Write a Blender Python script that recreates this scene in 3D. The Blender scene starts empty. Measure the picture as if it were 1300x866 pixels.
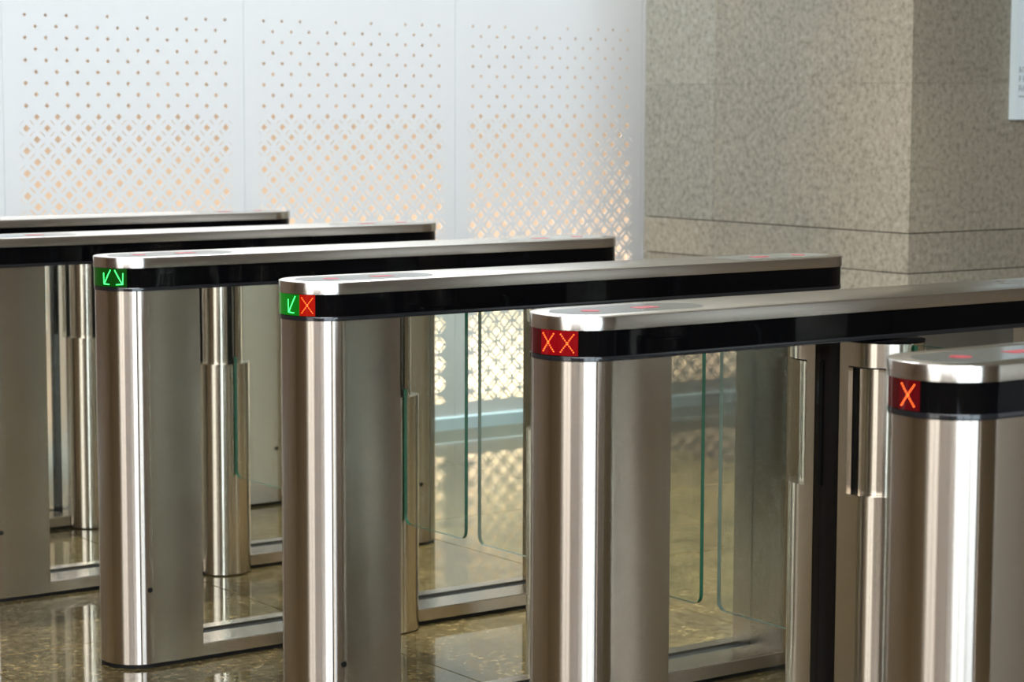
import bpy, bmesh, math, random
from mathutils import Vector, Matrix
random.seed(7)
scene = bpy.context.scene
C = scene.collection

# ---------------------------------------------------------------- camera
FPX, YAW, PITCH, ROLL = 2874.87, 0.62817, 0.10572, 0.00309
CAM = Vector((-2.37715, -4.96739, 1.37458))
fw = Vector((math.sin(YAW)*math.cos(PITCH), math.cos(YAW)*math.cos(PITCH), -math.sin(PITCH)))
rt = Vector((math.cos(YAW), -math.sin(YAW), 0)); up = rt.cross(fw)
r2 = rt*math.cos(ROLL)+up*math.sin(ROLL); u2 = -rt*math.sin(ROLL)+up*math.cos(ROLL)
cd = bpy.data.cameras.new('camera'); cam = bpy.data.objects.new('camera', cd); C.objects.link(cam)
M = Matrix((r2, u2, -fw)).transposed().to_4x4(); M.translation = CAM
cam.matrix_world = M
cd.sensor_width = 36; cd.lens = 36*FPX/1300; cd.clip_start = .05; cd.clip_end = 100
cd.dof.use_dof = True; cd.dof.focus_distance = 4.75; cd.dof.aperture_fstop = 7.0
scene.camera = cam

# ---------------------------------------------------------------- world, added daylight, exposure
w = bpy.data.worlds.new('sky'); scene.world = w; w.use_nodes = True
w.node_tree.nodes['Background'].inputs[0].default_value = (.80, .90, 1.0, 1)
w.node_tree.nodes['Background'].inputs[1].default_value = 1.0
scene.view_settings.view_transform = 'Standard'; scene.view_settings.look = 'None'
scene.view_settings.gamma = 1; scene.view_settings.exposure = -0.28; scene.view_settings.use_curve_mapping = False

def area_light(name, loc, rot, sx, sy, power, col):
    d = bpy.data.lights.new(name, 'AREA'); d.shape = 'RECTANGLE'; d.size = sx; d.size_y = sy
    d.energy = power; d.color = col
    o = bpy.data.objects.new(name, d); C.objects.link(o); o.location = loc; o.rotation_euler = rot
    return o
# room extents
XL, XR, YB, YF, ZC = -9.24, 9.66, 2.80, -11.0, 6.0
# lights at invented bays behind the photographer, added for the steel's reflections (x range, z range)
BAYS = [(-6.3, -4.2), (-3.95, -1.85), (-1.6, .5), (7.2, 9.3)]  # last bay added to lighten the nearest cabinet's flat side
for a, b in BAYS:
    area_light('window_daylight', ((a+b)/2, YF+.03, 2.05), (math.radians(90), 0, 0), b-a, 3.3, 170 if b < 1 else 12, (.76, .89, 1.0) if b < 1 else (1, .95, .86))
SIDE_BAYS = [(-6.3, -4.95), (-4.75, -3.4)]  # invented side bays, added for a cream streak on the steel
for a, b in SIDE_BAYS:
    area_light('window_daylight', (XL+.03, (a+b)/2, 1.75), (0, math.radians(-90), 0), 2.7, b-a, 45, (1, .95, .86))
# invented clerestory bands on two walls, added to light the white wall
CLERE = (-10.5, -2.5, 3.6, 5.8)
area_light('clerestory_daylight', (XL+.03, (CLERE[0]+CLERE[1])/2, 4.7), (0, math.radians(-90), 0), 2.2, 8.0, 440, (.97, .97, 1.0))
FCLERE = (-9.0, -1.6, 3.8, 5.8)
area_light('clerestory_daylight', ((FCLERE[0]+FCLERE[1])/2, YF+.03, 4.8), (math.radians(90), 0, 0), 7.4, 2.0, 800, (.94, .97, 1.0))

# ---------------------------------------------------------------- materials
def mat(name):
    m = bpy.data.materials.new(name); m.use_nodes = True
    nt = m.node_tree; return m, nt, nt.nodes['Principled BSDF']
def N(nt, t, **kw):
    n = nt.nodes.new(t)
    for k, v in kw.items(): setattr(n, k, v)
    return n
def simple(name, col, rough=.5, metal=0, spec=.5, coat=0):
    m, nt, p = mat(name)
    p.inputs['Base Color'].default_value = (*col, 1); p.inputs['Roughness'].default_value = rough
    p.inputs['Metallic'].default_value = metal; p.inputs['Specular IOR Level'].default_value = spec
    p.inputs['Coat Weight'].default_value = coat
    return m
def ramp(nt, stops):
    r = N(nt, 'ShaderNodeValToRGB'); e = r.color_ramp.elements
    while len(e) < len(stops): e.new(.5)
    for i, (p, c) in enumerate(stops): e[i].position = p; e[i].color = (*c, 1)
    return r
def steel(name, col, rough, aniso, streak):
    m, nt, p = mat(name); L = nt.links.new
    p.inputs['Metallic'].default_value = 1
    tg = N(nt, 'ShaderNodeTangent', direction_type='UV_MAP', uv_map='UVMap'); L(tg.outputs[0], p.inputs['Tangent'])
    p.inputs['Anisotropic'].default_value = aniso
    uv = N(nt, 'ShaderNodeUVMap', uv_map='UVMap')
    mp = N(nt, 'ShaderNodeMapping'); mp.inputs['Scale'].default_value = (1500, 5, 1); L(uv.outputs[0], mp.inputs[0])
    nz = N(nt, 'ShaderNodeTexNoise'); nz.inputs['Scale'].default_value = 1; nz.inputs['Detail'].default_value = 3; L(mp.outputs[0], nz.inputs[0])
    p.inputs['Roughness'].default_value = rough
    c = ramp(nt, [(.3, tuple(x*(1-streak) for x in col)), (.7, tuple(min(1, x*(1+streak)) for x in col))])
    L(nz.outputs[0], c.inputs[0]); L(c.outputs[0], p.inputs['Base Color'])
    return m
def granite(name, stops, scale, rough, spec=.5, coat=0, pos=True, patch=None):
    m, nt, p = mat(name); L = nt.links.new
    g = N(nt, 'ShaderNodeNewGeometry')
    n1 = N(nt, 'ShaderNodeTexNoise'); n1.inputs['Scale'].default_value = scale; n1.inputs['Detail'].default_value = 4; n1.inputs['Roughness'].default_value = .65
    L(g.outputs['Position'], n1.inputs[0])
    c = ramp(nt, stops); L(n1.outputs[0], c.inputs[0])
    out = c.outputs[0]
    if patch:
        n2 = N(nt, 'ShaderNodeTexNoise'); n2.inputs['Scale'].default_value = patch[0]; n2.inputs['Detail'].default_value = 3
        L(g.outputs['Position'], n2.inputs[0])
        c2 = ramp(nt, [(.35, patch[1]), (.65, patch[2])]); L(n2.outputs[0], c2.inputs[0])
        mx = N(nt, 'ShaderNodeMix', data_type='RGBA', blend_type='MULTIPLY'); mx.inputs[0].default_value = 1
        L(out, mx.inputs[6]); L(c2.outputs[0], mx.inputs[7]); out = mx.outputs[2]
    oi = N(nt, 'ShaderNodeObjectInfo')
    mr = N(nt, 'ShaderNodeMapRange'); mr.inputs['To Min'].default_value = .90; mr.inputs['To Max'].default_value = 1.08
    L(oi.outputs['Random'], mr.inputs[0])
    mx = N(nt, 'ShaderNodeMix', data_type='RGBA', blend_type='MULTIPLY'); mx.inputs[0].default_value = 1
    L(out, mx.inputs[6]); L(mr.outputs[0], mx.inputs[7]); L(mx.outputs[2], p.inputs['Base Color'])
    p.inputs['Roughness'].default_value = rough; p.inputs['Specular IOR Level'].default_value = spec
    p.inputs['Coat Weight'].default_value = coat; p.inputs['Coat Roughness'].default_value = .04
    return m
def glass(name, tint, f0):
    m, nt, p = mat(name); L = nt.links.new; nt.nodes.remove(p)
    o = nt.nodes['Material Output']
    t = N(nt, 'ShaderNodeBsdfTransparent'); t.inputs[0].default_value = (*tint, 1)
    g = N(nt, 'ShaderNodeBsdfGlossy'); g.inputs['Roughness'].default_value = .01; g.inputs[0].default_value = (.95, 1, .97, 1)
    lw = N(nt, 'ShaderNodeLayerWeight'); lw.inputs[0].default_value = .5
    pw = N(nt, 'ShaderNodeMath', operation='POWER'); pw.inputs[1].default_value = 4.5; L(lw.outputs['Facing'], pw.inputs[0])
    ma = N(nt, 'ShaderNodeMath', operation='MULTIPLY_ADD'); ma.inputs[1].default_value = .9; ma.inputs[2].default_value = f0; L(pw.outputs[0], ma.inputs[0])
    mx = N(nt, 'ShaderNodeMixShader'); L(ma.outputs[0], mx.inputs[0]); L(t.outputs[0], mx.inputs[1]); L(g.outputs[0], mx.inputs[2])
    L(mx.outputs[0], o.inputs[0]); return m
def emit(name, col, s):
    m, nt, p = mat(name)
    p.inputs['Base Color'].default_value = (.004, .003, .003, 1); p.inputs['Roughness'].default_value = .3
    p.inputs['Emission Color'].default_value = (*col, 1); p.inputs['Emission Strength'].default_value = s
    return m

STEEL = steel('brushed_steel', (.55, .495, .44), .22, .95, .012)
STEEL_CAP = steel('brushed_steel_cap', (.66, .63, .585), .24, .85, .02)
STEEL_POST = steel('polished_steel_post', (.70, .64, .56), .20, .85, .01)
BLACK = simple('black_gloss_band', (.002, .002, .0025), .035, 0, .16)
LIP = simple('dark_lip', (.012, .013, .015), .12, 0, .5)
RUBBER = simple('black_rubber', (.006, .006, .006), .6, 0, .2)
CORE = simple('black_core', (.006, .005, .005), .2, 0, .2)
INLAY = simple('dark_reader_glass', (.16, .18, .17), .10, 0, .5)
GLASS = glass('clear_flap_glass', (.965, .988, .972), .025)
INFILL = glass('clear_infill_glass', (.97, .985, .97), .015)
GEDGE = simple('green_glass_edge', (.006, .10, .055), .08, 0, .5)
GEDGE2 = simple('pale_glass_edge', (.17, .22, .185), .1, 0, .5)  # far flaps' edges paler: their look through the glass put into the colour
LEDR = emit('red_led', (1, .13, .02), 8); LEDG = emit('green_led', (.05, 1, .16), 5)
def panel_led(n, col, v): 
    m = emit(n, col, v); m.node_tree.nodes['Principled BSDF'].inputs['Specular IOR Level'].default_value = .25
    m.node_tree.nodes['Principled BSDF'].inputs['Roughness'].default_value = .06
    return m
PANR = panel_led('red_display', (1, .0, .012), .34); PANR2 = panel_led('orange_red_display', (1, .012, .0), .55); PANR3 = panel_led('dim_red_display', (1, .0, .02), .06)
PANR4 = panel_led('faint_red_display', (1, .0, .02), .13)
PANG = panel_led('green_display', (.0, 1, .02), .075); PANG2 = panel_led('bright_green_display', (.0, 1, .03), .22)
DISPLAY = simple('dark_display', (.012, .004, .006), .06)
TOPR = emit('red_indicator', (1, .10, .14), .6)
WHITE = simple('white_powder_coat', (.81, .85, .88), .45)
SKIRT = simple('pale_blue_skirting', (.60, .76, .84), .35)
PEACH = simple('warm_backing_paint', (.85, .70, .55), .8)
PIER = granite('grey_tan_granite', [(.30, (.15, .135, .105)), (.47, (.245, .224, .18)), (.60, (.285, .263, .213)), (.75, (.37, .345, .29))], 52, .5, .3,
               patch=(1.3, (.90, .93, .92), (1.06, 1.03, .98)))
PIER2 = granite('grey_green_granite', [(.30, (.14, .138, .112)), (.47, (.23, .224, .185)), (.60, (.27, .262, .218)), (.75, (.35, .338, .29))], 52, .5, .3)
PLINTH = simple('polished_dark_plinth', (.16, .15, .135), .015, .6, .8)
FLOOR = granite('polished_brown_granite', [(.30, (.045, .033, .014)), (.46, (.108, .083, .038)), (.58, (.152, .120, .060)), (.72, (.23, .185, .105))], 46, .05, .5, 0,
                patch=(7, (.74, .73, .70), (1.16, 1.12, 1.02)))
GROUT = simple('dark_grout', (.05, .043, .032), .7)
WOOD = simple('dark_wood_wall', (.13, .075, .043), .5)
CREAM = simple('cream_plaster', (.74, .68, .56), .6)
TAN = simple('tan_stone_wall', (.20, .15, .11), .6)
CEIL = simple('white_ceiling', (.82, .81, .79), .7)

# ---------------------------------------------------------------- helpers
def link(name, me, m, parent=None, loc=None):
    o = bpy.data.objects.new(name, me); C.objects.link(o)
    if m is not None:
        for q in (m if isinstance(m, (list, tuple)) else [m]): me.materials.append(q)
    if parent: o.parent = parent
    if loc: o.location = loc
    return o
def finish(bm, name, m, parent=None, smooth=True):
    me = bpy.data.meshes.new(name); bm.to_mesh(me); bm.free()
    if smooth:
        for p in me.polygons: p.use_smooth = True
        me.set_sharp_from_angle(angle=math.radians(32))
    return link(name, me, m, parent)
def prism(bm, pts, z0, z1, chamfer=0, mi=0, cap_bottom=True):
    """extrude a plan outline (counter-clockwise) from z0 to z1; uv: u up the wall, v round it"""
    uv = bm.loops.layers.uv.get('UVMap') or bm.loops.layers.uv.new('UVMap')
    n = len(pts)
    per = [0]
    for i in range(n): per.append(per[-1]+math.dist(pts[i], pts[(i+1) % n]))
    rings = [(z0, 0)]
    if chamfer: rings += [(z1-chamfer, 0), (z1-chamfer*.3, chamfer*.3), (z1, chamfer)]
    else: rings += [(z1, 0)]
    def inset(d):
        if d == 0: return pts
        out = []
        for i in range(n):
            a, b, c = pts[i-1], pts[i], pts[(i+1) % n]
            e1 = Vector((b[0]-a[0], b[1]-a[1])).normalized(); e2 = Vector((c[0]-b[0], c[1]-b[1])).normalized()
            nn = Vector((-(e1.y+e2.y), e1.x+e2.x)); nn.normalize()
            out.append((b[0]+nn.x*d, b[1]+nn.y*d))
        return out
    vs = [[bm.verts.new((x, y, z)) for x, y in inset(d)] for z, d in rings]
    for k in range(len(rings)-1):
        for i in range(n):
            j = (i+1) % n
            f = bm.faces.new((vs[k][i], vs[k][j], vs[k+1][j], vs[k+1][i])); f.material_index = mi
            for lp, (u, v) in zip(f.loops, ((rings[k][0], per[i]), (rings[k][0], per[i+1]), (rings[k+1][0], per[i+1]), (rings[k+1][0], per[i]))):
                lp[uv].uv = (u, v)
    f = bm.faces.new(vs[-1]); f.material_index = mi
    for lp in f.loops: lp[uv].uv = (lp.vert.co.y, lp.vert.co.x)
    if cap_bottom:
        f = bm.faces.new(vs[0][::-1]); f.material_index = mi
        for lp in f.loops: lp[uv].uv = (lp.vert.co.y, lp.vert.co.x)
def prism_x(bm, pts, x0, x1, mi=0):
    """extrude a (y, z) section along x"""
    uv = bm.loops.layers.uv.get('UVMap') or bm.loops.layers.uv.new('UVMap')
    n = len(pts); per = [0]
    for i in range(n): per.append(per[-1]+math.dist(pts[i], pts[(i+1) % n]))
    a = [bm.verts.new((x0, y, z)) for y, z in pts]; b = [bm.verts.new((x1, y, z)) for y, z in pts]
    for i in range(n):
        j = (i+1) % n
        f = bm.faces.new((a[i], a[j], b[j], b[i])); f.material_index = mi
        for lp, q in zip(f.loops, ((per[i], x0), (per[i+1], x0), (per[i+1], x1), (per[i], x1))): lp[uv].uv = q
    for f in (bm.faces.new(a[::-1]), bm.faces.new(b)):
        f.material_index = mi
        for lp in f.loops: lp[uv].uv = (lp.vert.co.z, lp.vert.co.y)
    bmesh.ops.recalc_face_normals(bm, faces=bm.faces)
def rect(x0, x1, y0, y1): return [(x0, y0), (x1, y0), (x1, y1), (x0, y1)]
def box_obj(name, x0, x1, y0, y1, z0, z1, m, parent=None, bevel=0):
    bm = bmesh.new(); prism(bm, rect(x0, x1, y0, y1), z0, z1)
    if bevel: bmesh.ops.bevel(bm, geom=list(bm.edges), offset=bevel, segments=1, affect='EDGES')
    return finish(bm, name, m, parent, smooth=False)
def arc(cx, cy, r, a0, a1, n): return [(cx+r*math.cos(math.radians(a0+(a1-a0)*i/n)), cy+r*math.sin(math.radians(a0+(a1-a0)*i/n))) for i in range(n+1)]
def tag(o, label=None, cat=None, group=None, kind=None):
    if label: o['label'] = label
    if cat: o['category'] = cat
    if group: o['group'] = group
    if kind: o['kind'] = kind
    return o
def struct(o): o['kind'] = 'structure'; return o
def copy_tree(o, parent=None):
    c = o.copy(); C.objects.link(c); c.parent = parent
    for ch in list(o.children): copy_tree(ch, c)
    return c

# ---------------------------------------------------------------- floor of polished tiles
T = .9
floor = struct(box_obj('floor', XL, XR, YF, 3.4, -.06, -.006, GROUT))
g = .0015
bm = bmesh.new(); prism(bm, rect(g, T-g, g, T-g), -.006, 0, .0012)
me = bpy.data.meshes.new('tile'); bm.to_mesh(me); bm.free(); me.materials.append(FLOOR)
x = .66-11*T; nx = 21
for i in range(nx):
    for j in range(-12, 4):
        y0 = -.67+j*T
        if y0 < YF+.3: continue
        if y0+T > YB: continue
        o = bpy.data.objects.new('tile', me); C.objects.link(o); o.parent = floor; o.location = (x+i*T, y0, 0)
ytop = -.67+3*T+T*0
# cut row of tiles along the perforated wall
yl = max(-.67+j*T for j in range(-12, 5) if -.67+j*T < YB)
bm = bmesh.new(); prism(bm, rect(g, T-g, g, YB-yl+.5), -.006, 0, .0012)
me2 = bpy.data.meshes.new('cut_tile'); bm.to_mesh(me2); bm.free(); me2.materials.append(FLOOR)
for i in range(nx):
    o = bpy.data.objects.new('tile', me2); C.objects.link(o); o.parent = floor; o.location = (x+i*T, yl, 0)

# ---------------------------------------------------------------- perforated back wall
wall_back = struct(box_obj('wall_back', XL, XR, 3.26, 3.40, 0, ZC, PEACH))
PW, P = .995, .0825      # panel width, hole pitch
ROW = P/2; ZTOP = 1.681; NROW = 38; X0 = .09
def perforated_panel():
    bm = bmesh.new()
    G = .0015; xa, xb = G, PW-G; zb, zt = .057, 2.9
    col = lambda c: X0+c*P
    fl, fr = X0-P/2, X0+10*P+P/2        # hole field
    zf = ZTOP-NROW*ROW                  # lower edge of the field
    ztop = ZTOP+ROW
    V = {}
    def vert(x, z):
        k = (round(x, 5), round(z, 5))
        if k not in V: V[k] = bm.verts.new((x, 0, z))
        return V[k]
    def face(pts):
        vs = []
        for q in pts:
            v = vert(*q)
            if v not in vs: vs.append(v)
        if len(vs) > 2:
            try: bm.faces.new(vs)
            except ValueError: pass
    def half(j):
        if j <= 8: return .0078+.0003*j
        if j == 9: return .0125
        return .0145+.003*min(1, (j-10)/10)+.0075*max(0, (j-20)/18)
    def slit(j):                         # slit between row j-1 and row j (half width, half length share)
        if j < 10: return None
        t = min(1, (j-10)/22)
        return .0017+.0036*t, .22+.14*t
    missing = {(0, 3), (0, 5), (0, 7)}
    h = ROW
    for j in range(NROW+1):
        odd = j % 2
        for c in range(10 if odd else 11):
            cx, cz = col(c+.5*odd), ZTOP-j*ROW
            a = half(j); last = j == NROW
            out = [(cx+h, cz), (cx, cz+h), (cx-h, cz), (cx, cz-h)]
            inn = [(cx+a, cz), (cx, cz+a), (cx-a, cz), (cx, cz-a)]
            if (j, c) in missing: face(out); continue
            for q in range(4):
                if last and q >= 2: continue
                o0, o1, i0, i1 = out[q], out[(q+1) % 4], inn[q], inn[(q+1) % 4]
                s = slit(j if q < 2 else j+1)
                if s and not (j == 0):
                    d = Vector((o1[0]-o0[0], o1[1]-o0[1])); L_ = d.length; d.normalize(); nn = Vector((-d.y, d.x))
                    s0 = Vector(o0)+d*L_*(.5-s[1]); s1 = Vector(o0)+d*L_*(.5+s[1])
                    n0 = s0+nn*s[0]+d*s[0]*.8; n1 = s1+nn*s[0]-d*s[0]*.8
                    # two pieces keep every polygon simple
                    m0 = ((i0[0]+i1[0])/2, (i0[1]+i1[1])/2); nm = (n0+n1)/2
                    face([i0, o0, tuple(s0), tuple(n0), tuple(nm), m0])
                    face([m0, tuple(nm), tuple(n1), tuple(s1), o1, i1])
                else:
                    face([i0, o0, o1, i1])
    # triangles between the staggered field and its frame
    for j in range(1, NROW, 2):
        z = ZTOP-j*ROW
        face([(fl, z+h), (fl, z-h), (fl+h, z)])
        face([(fr, z+h), (fr-h, z), (fr, z-h)])
    for c in range(10):
        face([(col(c), ZTOP+h), (col(c+.5), ZTOP), (col(c+1), ZTOP+h)])
    face([(fl, ZTOP), (col(0), ZTOP+h), (fl, ztop)]); face([(fr, ZTOP), (fr, ztop), (col(10), ZTOP+h)])
    # frame round the field
    face([(xa, zb), (xb, zb), (xb, zf), (xa, zf)])
    face([(xa, ztop), (xb, ztop), (xb, zt), (xa, zt)])
    face([(xa, zf), (fl, zf), (fl, ztop), (xa, ztop)])
    face([(fr, zf), (xb, zf), (xb, ztop), (fr, ztop)])
    bmesh.ops.remove_doubles(bm, verts=bm.verts, dist=1e-5)
    for f in bm.faces:
        if f.normal.y > 0: f.normal_flip()
    bm.normal_update()
    res = bmesh.ops.extrude_face_region(bm, geom=list(bm.faces))
    for e in res['geom']:
        if isinstance(e, bmesh.types.BMVert): e.co.y += .003
    bmesh.ops.recalc_face_normals(bm, faces=bm.faces)
    me = bpy.data.meshes.new('panel'); bm.to_mesh(me); bm.free(); me.materials.append(WHITE)
    return me
pm = perforated_panel()
for i in range(-1, 5):
    o = bpy.data.objects.new('panel', pm); C.objects.link(o); o.parent = wall_back; o.location = (.979+i*PW, YB, 0)
for i in range(-1, 6):
    box_obj('joint_strip', .979+i*PW-.02, .979+i*PW+.02, YB+.0035, YB+.008, .057, 2.9, WHITE, wall_back)  # strips added to block the backlight at the panel joints
# plain white boards above the panels and at both ends
box_obj('panel', .979-PW, XR, YB, YB+.02, 2.903, ZC, WHITE, wall_back)
box_obj('timber_cladding', XL, .979-PW-.002, YB, YB+.02, .057, ZC, WOOD, wall_back)
box_obj('panel', .979+5*PW+.002, XR, YB, YB+.02, .057, 2.9, WHITE, wall_back)
bm = bmesh.new(); prism_x(bm, [(YB-.012, 0), (YB+.02, 0), (YB+.02, .056), (YB-.006, .056), (YB-.012, .050)], XL, XR)
struct(finish(bm, 'baseboard_back', SKIRT, None, False))
# added warm uplight behind the panels, standing in for sunlight from outside
r_ = bpy.data.objects.new('cove_lamp', None); C.objects.link(r_); r_.location = (3.0, 3.05, 0)
tag(r_, 'warm linear floor lamp in the gap behind the perforated white panels', 'lamp')
box_obj('lamp_body', -2.95, 2.95, -.06, .06, 0, .05, WHITE, r_)
l = area_light('lamp_tube', (0, 0, .056), (math.radians(180-28), 0, 0), 5.8, .10, 88, (1, .88, .77)); l.parent = r_

# ---------------------------------------------------------------- granite pier
PX, PY0, PY1 = 3.35, .578, 2.025
TH = .025
pier = struct(box_obj('wall_pier', PX+TH, XR, PY0+TH, PY1, 0, ZC, GROUT))
zs = [(.622, .778), (.782, .918), (.922, 1.4396), (1.4404, 2.4), (2.403, 3.3), (3.303, ZC)]
for a, b in zs:
    for y0, y1 in ((PY0+TH+.0, 1.6096), (1.6104, PY1)):
        box_obj('slab', PX, PX+TH, y0, y1, a, b, PIER2 if y0 > 1.6 and b > 1 else PIER, pier)
    xx = PX
    while xx < XR-.1:
        x1 = min(xx+1.25, XR); box_obj('slab', xx, x1-.002, PY0, PY0+TH, a, b, PIER, pier); xx = x1
for a, b in zs: box_obj('slab', PX+TH, XR, PY1, PY1+.02, a, b, PIER, pier)
box_obj('plinth', PX+.002, PX+TH, PY0+TH, PY1, 0, .618, PLINTH, pier)
box_obj('plinth', PX+.002, XR, PY0+.002, PY0+TH, 0, .618, PLINTH, pier)

# ---------------------------------------------------------------- the rest of the hall, unseen, with invented windows
struct(box_obj('ceiling', XL, XR, YF, 3.4, ZC, ZC+.1, CEIL))
wl = struct(box_obj('wall_left', XL-.15, XL-.02, YF, 3.4, 0, .4, WOOD))
box_obj('wall_section', XL-.15, XL, YF, 3.4, 3.1, 3.6, WOOD, wl)
box_obj('wall_section', XL-.15, XL, YF, 3.4, 5.8, ZC, WOOD, wl)
box_obj('wall_section', XL-.15, XL, YF, CLERE[0], 3.6, 5.8, WOOD, wl)
box_obj('wall_section', XL-.15, XL, CLERE[1], 3.4, 3.6, 5.8, WOOD, wl)
ed = [YF]+[q for b in SIDE_BAYS for q in b]+[3.4]
for i in range(0, len(ed), 2): box_obj('wall_section', XL-.15, XL, ed[i], ed[i+1], .4, 3.1, WOOD, wl)
for i, (a, b, c, d) in enumerate([(a, b, .4, 3.1) for a, b in SIDE_BAYS]+[CLERE]):
    wn = struct(box_obj('window_%d' % (i+5), XL-.12, XL-.11, a, b, c, d, GLASS))  # panes of the invented side bays and left clerestory
    for z in (c, (c+d)/2, d-.04): box_obj('window_frame', XL-.14, XL-.09, a, b, z, z+.04, RUBBER, wn)
box_obj('pilaster', XL, XL+.12, -3.3, -2.6, 0, 3.5, CREAM, wl)
struct(box_obj('wall_right', XR, XR+.15, YF, 3.4, 0, ZC, TAN))
wf = struct(box_obj('wall_front', XL, XR, YF-.2, YF-.02, 0, .4, TAN))
box_obj('lintel', XL, XR, YF-.2, YF-.02, 3.7, 3.8, TAN, wf)
box_obj('lintel', XL, XR, YF-.2, YF-.02, 5.8, ZC, TAN, wf)
box_obj('wall_section', XL, FCLERE[0], YF-.2, YF-.02, 3.8, 5.8, TAN, wf)
box_obj('wall_section', FCLERE[1], XR, YF-.2, YF-.02, 3.8, 5.8, TAN, wf)
wn = struct(box_obj('window_8', FCLERE[0], FCLERE[1], YF-.12, YF-.11, 3.8, 5.8, GLASS))  # pane of the invented clerestory behind the photographer
for i in range(6): box_obj('window_frame', FCLERE[0]+i*1.47, FCLERE[0]+i*1.47+.05, YF-.14, YF-.09, 3.8, 5.8, RUBBER, wn)
ed = [XL]+[q for b in BAYS for q in b]+[XR]
for i in range(0, len(ed), 2):
    box_obj('pier', ed[i], ed[i+1], YF-.2, YF, .4, 3.7, TAN, wf)
for i, (a, b) in enumerate(BAYS):
    wn = struct(box_obj('window_%d' % (i+1), a, b, YF-.12, YF-.11, .4, 3.7, GLASS))  # panes of the invented bays behind the photographer
    for z in (.4, 2.6, 3.66): box_obj('window_frame', a, b, YF-.14, YF-.09, z, z+.04, RUBBER, wn)

def added_spot(x, y, power, cone, label):  # invented ceiling spot, added to brighten the floor below it
    r_ = bpy.data.objects.new('downlight', None); C.objects.link(r_); r_.location = (x, y, ZC)
    tag(r_, label, 'ceiling light')
    bm = bmesh.new(); prism(bm, arc(0, 0, .16, 0, 360, 32)[:-1], -.03, 0); finish(bm, 'trim_ring', WHITE, r_)
    d = bpy.data.lights.new('downlight_lamp', 'SPOT'); d.energy = power; d.spot_size = math.radians(cone); d.spot_blend = .6; d.shadow_soft_size = .12; d.color = (1, .95, .86)
    o = bpy.data.objects.new('downlight_lamp', d); C.objects.link(o); o.parent = r_; o.location = (0, 0, -.05)
added_spot(2.25, 0, 3200, 36, 'round white ceiling downlight above the exit side of the turnstiles')
added_spot(5.4, -4.6, 4200, 56, 'round white ceiling downlight over the open floor beyond the turnstile exits')  # added so the steel mirrors a brighter floor
r_ = bpy.data.objects.new('wall_washer', None); C.objects.link(r_); r_.location = (2.6, 2.42, ZC)  # invented ceiling lamp, added to even out the light on the wall
tag(r_, 'long white linear ceiling lamp washing the perforated white wall', 'ceiling light')
box_obj('washer_body', -3.0, 3.0, -.09, .09, -.06, 0, WHITE, r_)
l = area_light('washer_tube', (0, 0, -.065), (math.radians(8), 0, 0), 6.0, .14, 900, (.95, .97, 1.0)); l.parent = r_

# ---------------------------------------------------------------- turnstile cabinets
R, LEN, S = .0962, 1.563, .88918
Z1, Z2, Z3, Z4 = 1.0, .975, .929, .920     # cap top, cap underside, band underside, lip underside
RP = R-.0035                               # pedestal half width
PED = .226; MID = .780
def stadium(x0, x1, r, n=28): return arc(x1-r, 0, r, -90, 90, n)+arc(x0+r, 0, r, 90, 270, n)
def on_band(az, z, off=0):                 # point on the rounded front of the band; az measured from -X towards -Y (deg)
    a = math.radians(180+az); rb = R-.0025+off
    return Vector((R+rb*math.cos(a), rb*math.sin(a), z))
def glyph(kind, az0, m, parent):
    """LED sign made of small dots on the curved band"""
    bm = bmesh.new()
    def strip(p, q, n, rad):
        for i in range(n+1):
            t = i/n; az = az0+p[0]+(q[0]-p[0])*t; z = (Z2+Z3)/2+p[1]+(q[1]-p[1])*t
            c = on_band(az, z, .0016); nrm = on_band(az, 0, 1)-on_band(az, 0, 0); nrm.normalize()
            mt = Matrix.Translation(c) @ nrm.to_track_quat('Z', 'Y').to_matrix().to_4x4()
            bmesh.ops.create_cone(bm, cap_ends=True, segments=8, radius1=rad, radius2=rad*.7, depth=.0012, matrix=mt)
    if kind == 'x':
        for s in (-1, 1): strip((-7.2, -.0155*s), (7.2, .0155*s), 9, .0009)
        nm = 'led_cross'
    else:
        s = 1 if kind == 'l' else -1       # arrow pointing down and to the left / right
        strip((6*s, .0175), (-5*s, -.0145), 16, .0012)
        strip((-6*s, -.0155), (-6.5*s, .010), 10, .0012)
        strip((-6*s, -.0155), (3.5*s, -.0165), 8, .0012)
        nm = 'led_arrow'
    return finish(bm, nm, m, parent)
def patch(name, a0, a1, m, parent):
    bm = bmesh.new(); n = 16
    lo = [[bm.verts.new(on_band(a0+(a1-a0)*i/n, z, off)) for i in range(n+1)] for z, off in ((Z3+.001, .0001), (Z3+.001, .0008), (Z2-.001, .0008), (Z2-.001, .0001))]
    for k in range(3):
        for i in range(n): bm.faces.new((lo[k][i], lo[k][i+1], lo[k+1][i+1], lo[k+1][i]))
    bmesh.ops.recalc_face_normals(bm, faces=bm.faces)
    o = finish(bm, name, m, parent); return o

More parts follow.
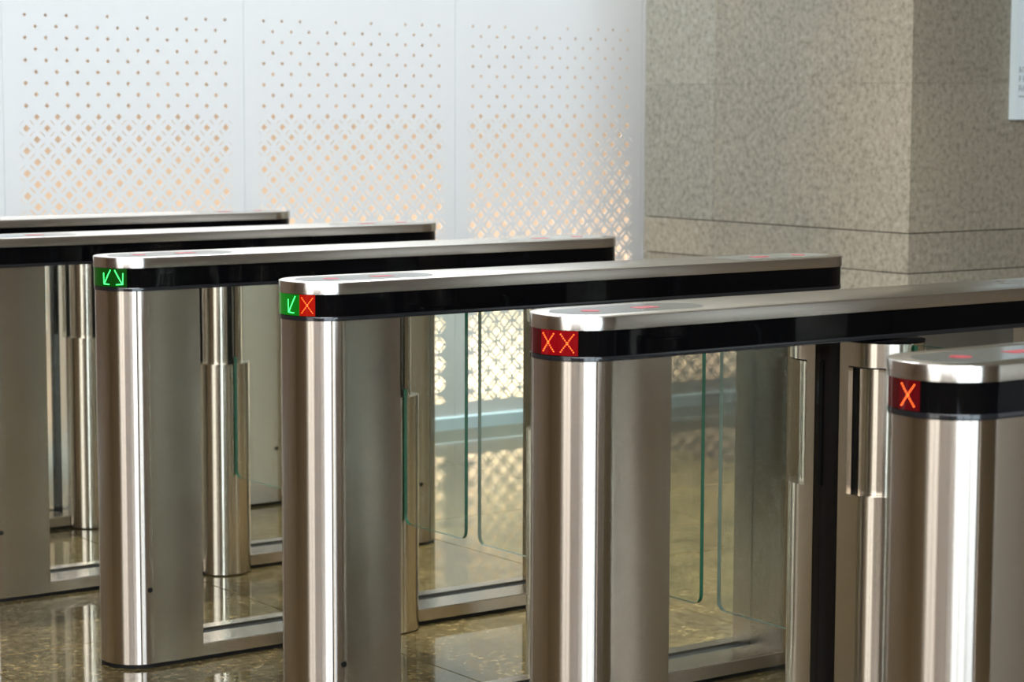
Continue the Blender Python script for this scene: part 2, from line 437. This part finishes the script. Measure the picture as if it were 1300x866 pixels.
def make_cabinet():
    root = bpy.data.objects.new('turnstile_cabinet', None); C.objects.link(root)
    # cap with reader inlays
    bm = bmesh.new(); prism(bm, stadium(0, LEN, R, 40), Z2, Z1, .0025)
    cap = finish(bm, 'cap', STEEL_CAP, root)
    for x0, x1 in ((.034, .36), (LEN-.36, LEN-.034)):
        bm = bmesh.new(); prism(bm, stadium(x0, x1, .060, 20), Z1-.002, Z1+.0006); ins = finish(bm, 'reader_glass', INLAY, cap)
    # black band, split half way, and its lip
    for x0, x1, sgn in ((0, MID-.0006, -1), (MID+.0006, LEN, 1)):
        rb = R-.0025
        if sgn < 0: pts = [(x1, -rb), (x1, rb)]+arc(R, 0, rb, 90, 270, 40)
        else: pts = arc(LEN-R, 0, rb, -90, 90, 40)+[(x0, rb), (x0, -rb)]
        bm = bmesh.new(); prism(bm, pts, Z3, Z2-.0002); finish(bm, 'band', BLACK, root)
    bm = bmesh.new(); prism(bm, stadium(.0012, LEN-.0012, R-.0012, 40), Z4, Z3-.0002, .001); finish(bm, 'lip', LIP, root)
    # pedestals: rounded shell and body box, keyhole, rubber foot
    for side in (0, 1):
        fx = (lambda x: x) if side == 0 else (lambda x: LEN-x)
        def plan(p): return p if side == 0 else [(LEN-x, y) for x, y in p][::-1]
        t = .0015
        sh = arc(R, 0, RP, 113, 247, 44); inn = arc(R, 0, RP-.004, 247, 113, 44)
        bm = bmesh.new(); prism(bm, plan(sh+inn), .010, Z4-.0005); finish(bm, 'pedestal_shell', STEEL, root)
        body = [(PED, -RP), (PED, RP)]+arc(R, 0, RP, 90, 110.2, 8)+arc(R, 0, RP-.004, 110.2, 249.8, 30)[1:-1]+arc(R, 0, RP, 249.8, 270, 8)
        bm = bmesh.new(); prism(bm, plan(body), .010, Z4-.0005); pb = finish(bm, 'pedestal_body', STEEL, root)
        for a0, a1 in ((110.5, 112.7), (247.3, 249.5)):
            bm = bmesh.new(); prism(bm, plan(arc(R, 0, RP-.0012, a0, a1, 3)+arc(R, 0, RP-.0036, a1, a0, 3)), .010, Z4-.0006); finish(bm, 'seam', RUBBER, root)
        foot = [(PED, -RP+.002), (PED, RP-.002)]+arc(R, 0, RP-.002, 90, 270, 30)
        bm = bmesh.new(); prism(bm, plan(foot), 0, .0098); finish(bm, 'rubber_foot', RUBBER, root)
        bm = bmesh.new()
        kx = fx(.083 if side == 0 else .1)
        dy = -math.sqrt(max(0, RP**2-(min(0, (.083 if side == 0 else .1)-R))**2))
        bmesh.ops.create_cone(bm, cap_ends=True, segments=20, radius1=.0065, radius2=.0065, depth=.003,
                              matrix=Matrix.Translation((kx, dy-.0006, .193)) @ Matrix.Rotation(math.radians(90), 4, 'X'))
        finish(bm, 'keyhole', RUBBER, pb)
    # bottom rails with the glass infill
    for x0, x1 in ((PED+.0005, MID-.0815), (MID+.0815, LEN-PED-.0005)):
        bm = bmesh.new()
        prism_x(bm, [(-RP, .010), (RP, .010), (RP, .042), (.052, .042), (.052, .030), (.004, .030), (.004, .042), (-RP+.002, .042), (-RP, .040)], x0, x1)
        finish(bm, 'base_rail', STEEL, root, False)
        box_obj('rail_foot', x0, x1, -RP+.002, RP-.002, 0, .0098, RUBBER, root)
        gk = box_obj('gasket', x0, x1, .0045, .0515, .0302, .036, RUBBER, root)
        box_obj('infill_glass', x0, x1, .020, .028, .0362, Z4-.0006, INFILL, root)
    # centre column: black core and two pivot posts
    box_obj('core', MID-.060, MID+.060, -.034, .034, 0, Z4-.0008, CORE, root)
    RO, CO, Y0 = .080, .074, .0345
    S0, S1, PT = .618, .868, Z4-.004
    for sg in (-1, 1):
        def plan(p): return p if sg < 0 else [(x, -y) for x, y in p][::-1]
        full = [(MID+RO, -Y0), (MID-RO, -Y0)]+arc(MID, -CO, RO, 180, 360, 44)
        bm = bmesh.new()
        prism(bm, plan(full), .004, S0); prism(bm, plan(full), S1, PT-.002, .0)
        for s2 in (-1, 1):
            a, b = sorted((MID+s2*RO, MID+s2*(RO-.012)))
            prism(bm, plan(rect(a, b, -.058, -Y0)), S0, S1)
        post = finish(bm, 'pivot_post', STEEL_POST, root)
        bm = bmesh.new(); prism(bm, plan(arc(MID, -CO, .060, 0, 360, 48)[:-1]), S0+.0005, S1-.003); finish(bm, 'drum', STEEL_POST, post)
        bm = bmesh.new(); prism(bm, plan(rect(MID-.012, MID+.012, -CO-.0625, -CO-.054)), S0+.001, S1-.0035); finish(bm, 'clamp', RUBBER, post)
        bm = bmesh.new(); prism(bm, plan(arc(MID, -CO, .0785, 180, 360, 40)+[(MID+.0785, -.0605), (MID-.0785, -.0605)]), S1-.0028, S1-.0002); finish(bm, 'shadow_ring', RUBBER, post)
        bm = bmesh.new(); prism(bm, plan(rect(MID-.066, MID+.066, -.042, -Y0)), S0+.0005, S1-.003); finish(bm, 'slot_back', RUBBER, post)
        bm = bmesh.new(); prism(bm, plan([(MID+RO-.001, -Y0), (MID-RO+.001, -Y0)]+arc(MID, -CO, RO-.001, 180, 360, 44)), PT-.002, PT+.002); finish(bm, 'post_cap', BLACK, post)
        # glass flap closed across the lane, with a tab held in the drum
        yi, yo = .158, (.430 if sg < 0 else .402)
        zb, zt, cr = .292, Z4-.008, .022
        def carc(cy, cz, a0, a1): return [(cy+cr*math.cos(math.radians(a0+(a1-a0)*i/6)), cz+cr*math.sin(math.radians(a0+(a1-a0)*i/6))) for i in range(7)]
        out = carc(yi+cr, zb+cr, 180, 270)+carc(yo-cr, zb+cr, 270, 360)+carc(yo-cr, zt-cr, 0, 90)+[(yi, zt), (yi, .846), (.128, .846), (.128, .640), (yi, .640)]
        bm = bmesh.new(); th = .005
        a = [bm.verts.new((MID-th, sg*y, z)) for y, z in out]; b = [bm.verts.new((MID+th, sg*y, z)) for y, z in out]
        f1 = bm.faces.new(a); f2 = bm.faces.new(b[::-1])
        for i in range(len(out)):
            j = (i+1) % len(out); f = bm.faces.new((a[i], b[i], b[j], a[j])); f.material_index = 1
        bmesh.ops.recalc_face_normals(bm, faces=bm.faces)
        tag(finish(bm, 'glass_flap', [GLASS, GEDGE if sg < 0 else GEDGE2], root, False), 'clear glass flap with green edges')
    # lit marks in the reader glass at both ends
    for e in (0, 1):
        fx = (lambda x: x) if e == 0 else (lambda x: LEN-x)
        bm = bmesh.new()
        pts = arc(fx(.112), 0, .017, 0, 360, 20)[:-1]; prism(bm, pts, Z1+.0006, Z1+.0011)
        finish(bm, 'round_indicator', TOPR, cap)
        bm = bmesh.new(); a, b = sorted((fx(.215), fx(.262)))
        prism(bm, rect(a, b, -.014, .014), Z1+.0006, Z1+.0011); finish(bm, 'bar_indicator', TOPR, cap)
    return root
labels = {
 -2: 'brushed steel turnstile cabinet standing closest to the perforated white wall',
 -1: 'brushed steel turnstile cabinet second from the perforated white wall',
  0: 'brushed steel turnstile cabinet showing two green arrows on its black band',
  1: 'brushed steel turnstile cabinet showing one green arrow beside one red cross',
  2: 'brushed steel turnstile cabinet showing two red crosses side by side',
  3: 'brushed steel turnstile cabinet showing a single red cross on its black band'}
proto = make_cabinet()
cabs = {}
for k in range(-2, 4):
    c = proto if k == -2 else copy_tree(proto)
    c.location = (0, -k*S, 0); cabs[k] = c
    tag(c, labels[k], 'turnstile', 'turnstile cabinets in a row')
# displays
def display(k, parts):
    root = cabs[k]
    for a0, a1, pm_, kind, az, lm in parts:
        d = patch('display', a0, a1, pm_, root)
        if kind: glyph(kind, az, lm, d)
display(-2, [(-50, 40, DISPLAY, None, 0, None)]); display(-1, [(-50, 40, DISPLAY, None, 0, None)])
display(0, [(-40, 32.5, PANG, 'l', 22.5, LEDG), (32.7, 54, PANG, 'r', 42, LEDG)])
display(1, [(-50, 25.5, PANG2, 'l', 13, LEDG), (25.7, 47, PANR2, 'x', 36.5, LEDR)])
display(2, [(-30, 1, PANR3, None, 0, None), (1.2, 23.5, PANR, 'x', 12, LEDR), (23.7, 47, PANR, 'x', 35, LEDR)])
display(3, [(-40, -11, PANR3, None, 0, None), (-10.8, 14, PANR4, 'x', 1, LEDR)])

# ---------------------------------------------------------------- notice board on the pier
BX, BZ, BWd, BH = 3.842, 1.313, .60, .95
nb = bpy.data.objects.new('notice_board', None); C.objects.link(nb); nb.location = (BX, PY0-.001, BZ)
tag(nb, 'white notice board with grey lettering mounted on the granite pier', 'sign')
box_obj('board', 0, BWd, -.030, 0, 0, BH, simple('board_white', (.72, .82, .86), .3), nb)

INK = simple('grey_print', (.34, .40, .42), .5); INK2 = simple('olive_print', (.42, .44, .36), .5); INK3 = simple('dark_print', (.10, .13, .14), .5)
def printed(name, rects, m):
    bm = bmesh.new()
    for x0, x1, z0, z1 in rects: prism(bm, rect(x0, x1, -.0308, -.0301), z0, z1)
    return finish(bm, name, m, nb, False)
rnd = random.Random(3)
for zc in (.177, .145, .111):             # three lines of small lettering too soft to read
    rs = []; xq = .016
    while xq < BWd-.05:
        wl_ = rnd.choice((.012, .015, .017))
        rs += [(xq, xq+.004, zc-.011, zc+.011), (xq+.004, xq+wl_-.004, zc+.006, zc+.011)]
        if rnd.random() < .6: rs.append((xq+.004, xq+wl_-.003, zc-.003, zc+.001))
        if rnd.random() < .5: rs.append((xq+wl_-.004, xq+wl_, zc-.011, zc+.004))
        xq += wl_+.006
        if rnd.random() < .15: xq += .014
    printed('lettering', rs, INK)
printed('rule', [(.016, BWd-.05, .080, .085)], INK)
printed('heading', [(.058+i*.05, .066+i*.05, .42, .50) for i in range(9)]+[(.074+i*.05, .082+i*.05, .42, .50) for i in range(9)], INK)
for i in range(3):
    x0 = .056+i*.17
    printed('pictogram', [(x0, x0+.010, .325, .368), (x0+.010, x0+.08, .345, .368)], INK2)
    printed('pictogram', [(x0+.004, x0+.013, .316, .324), (x0+.03, x0+.07, .312, .320)], INK3)
    printed('pictogram', [(x0+.004, x0+.09, .262, .290)], INK2)
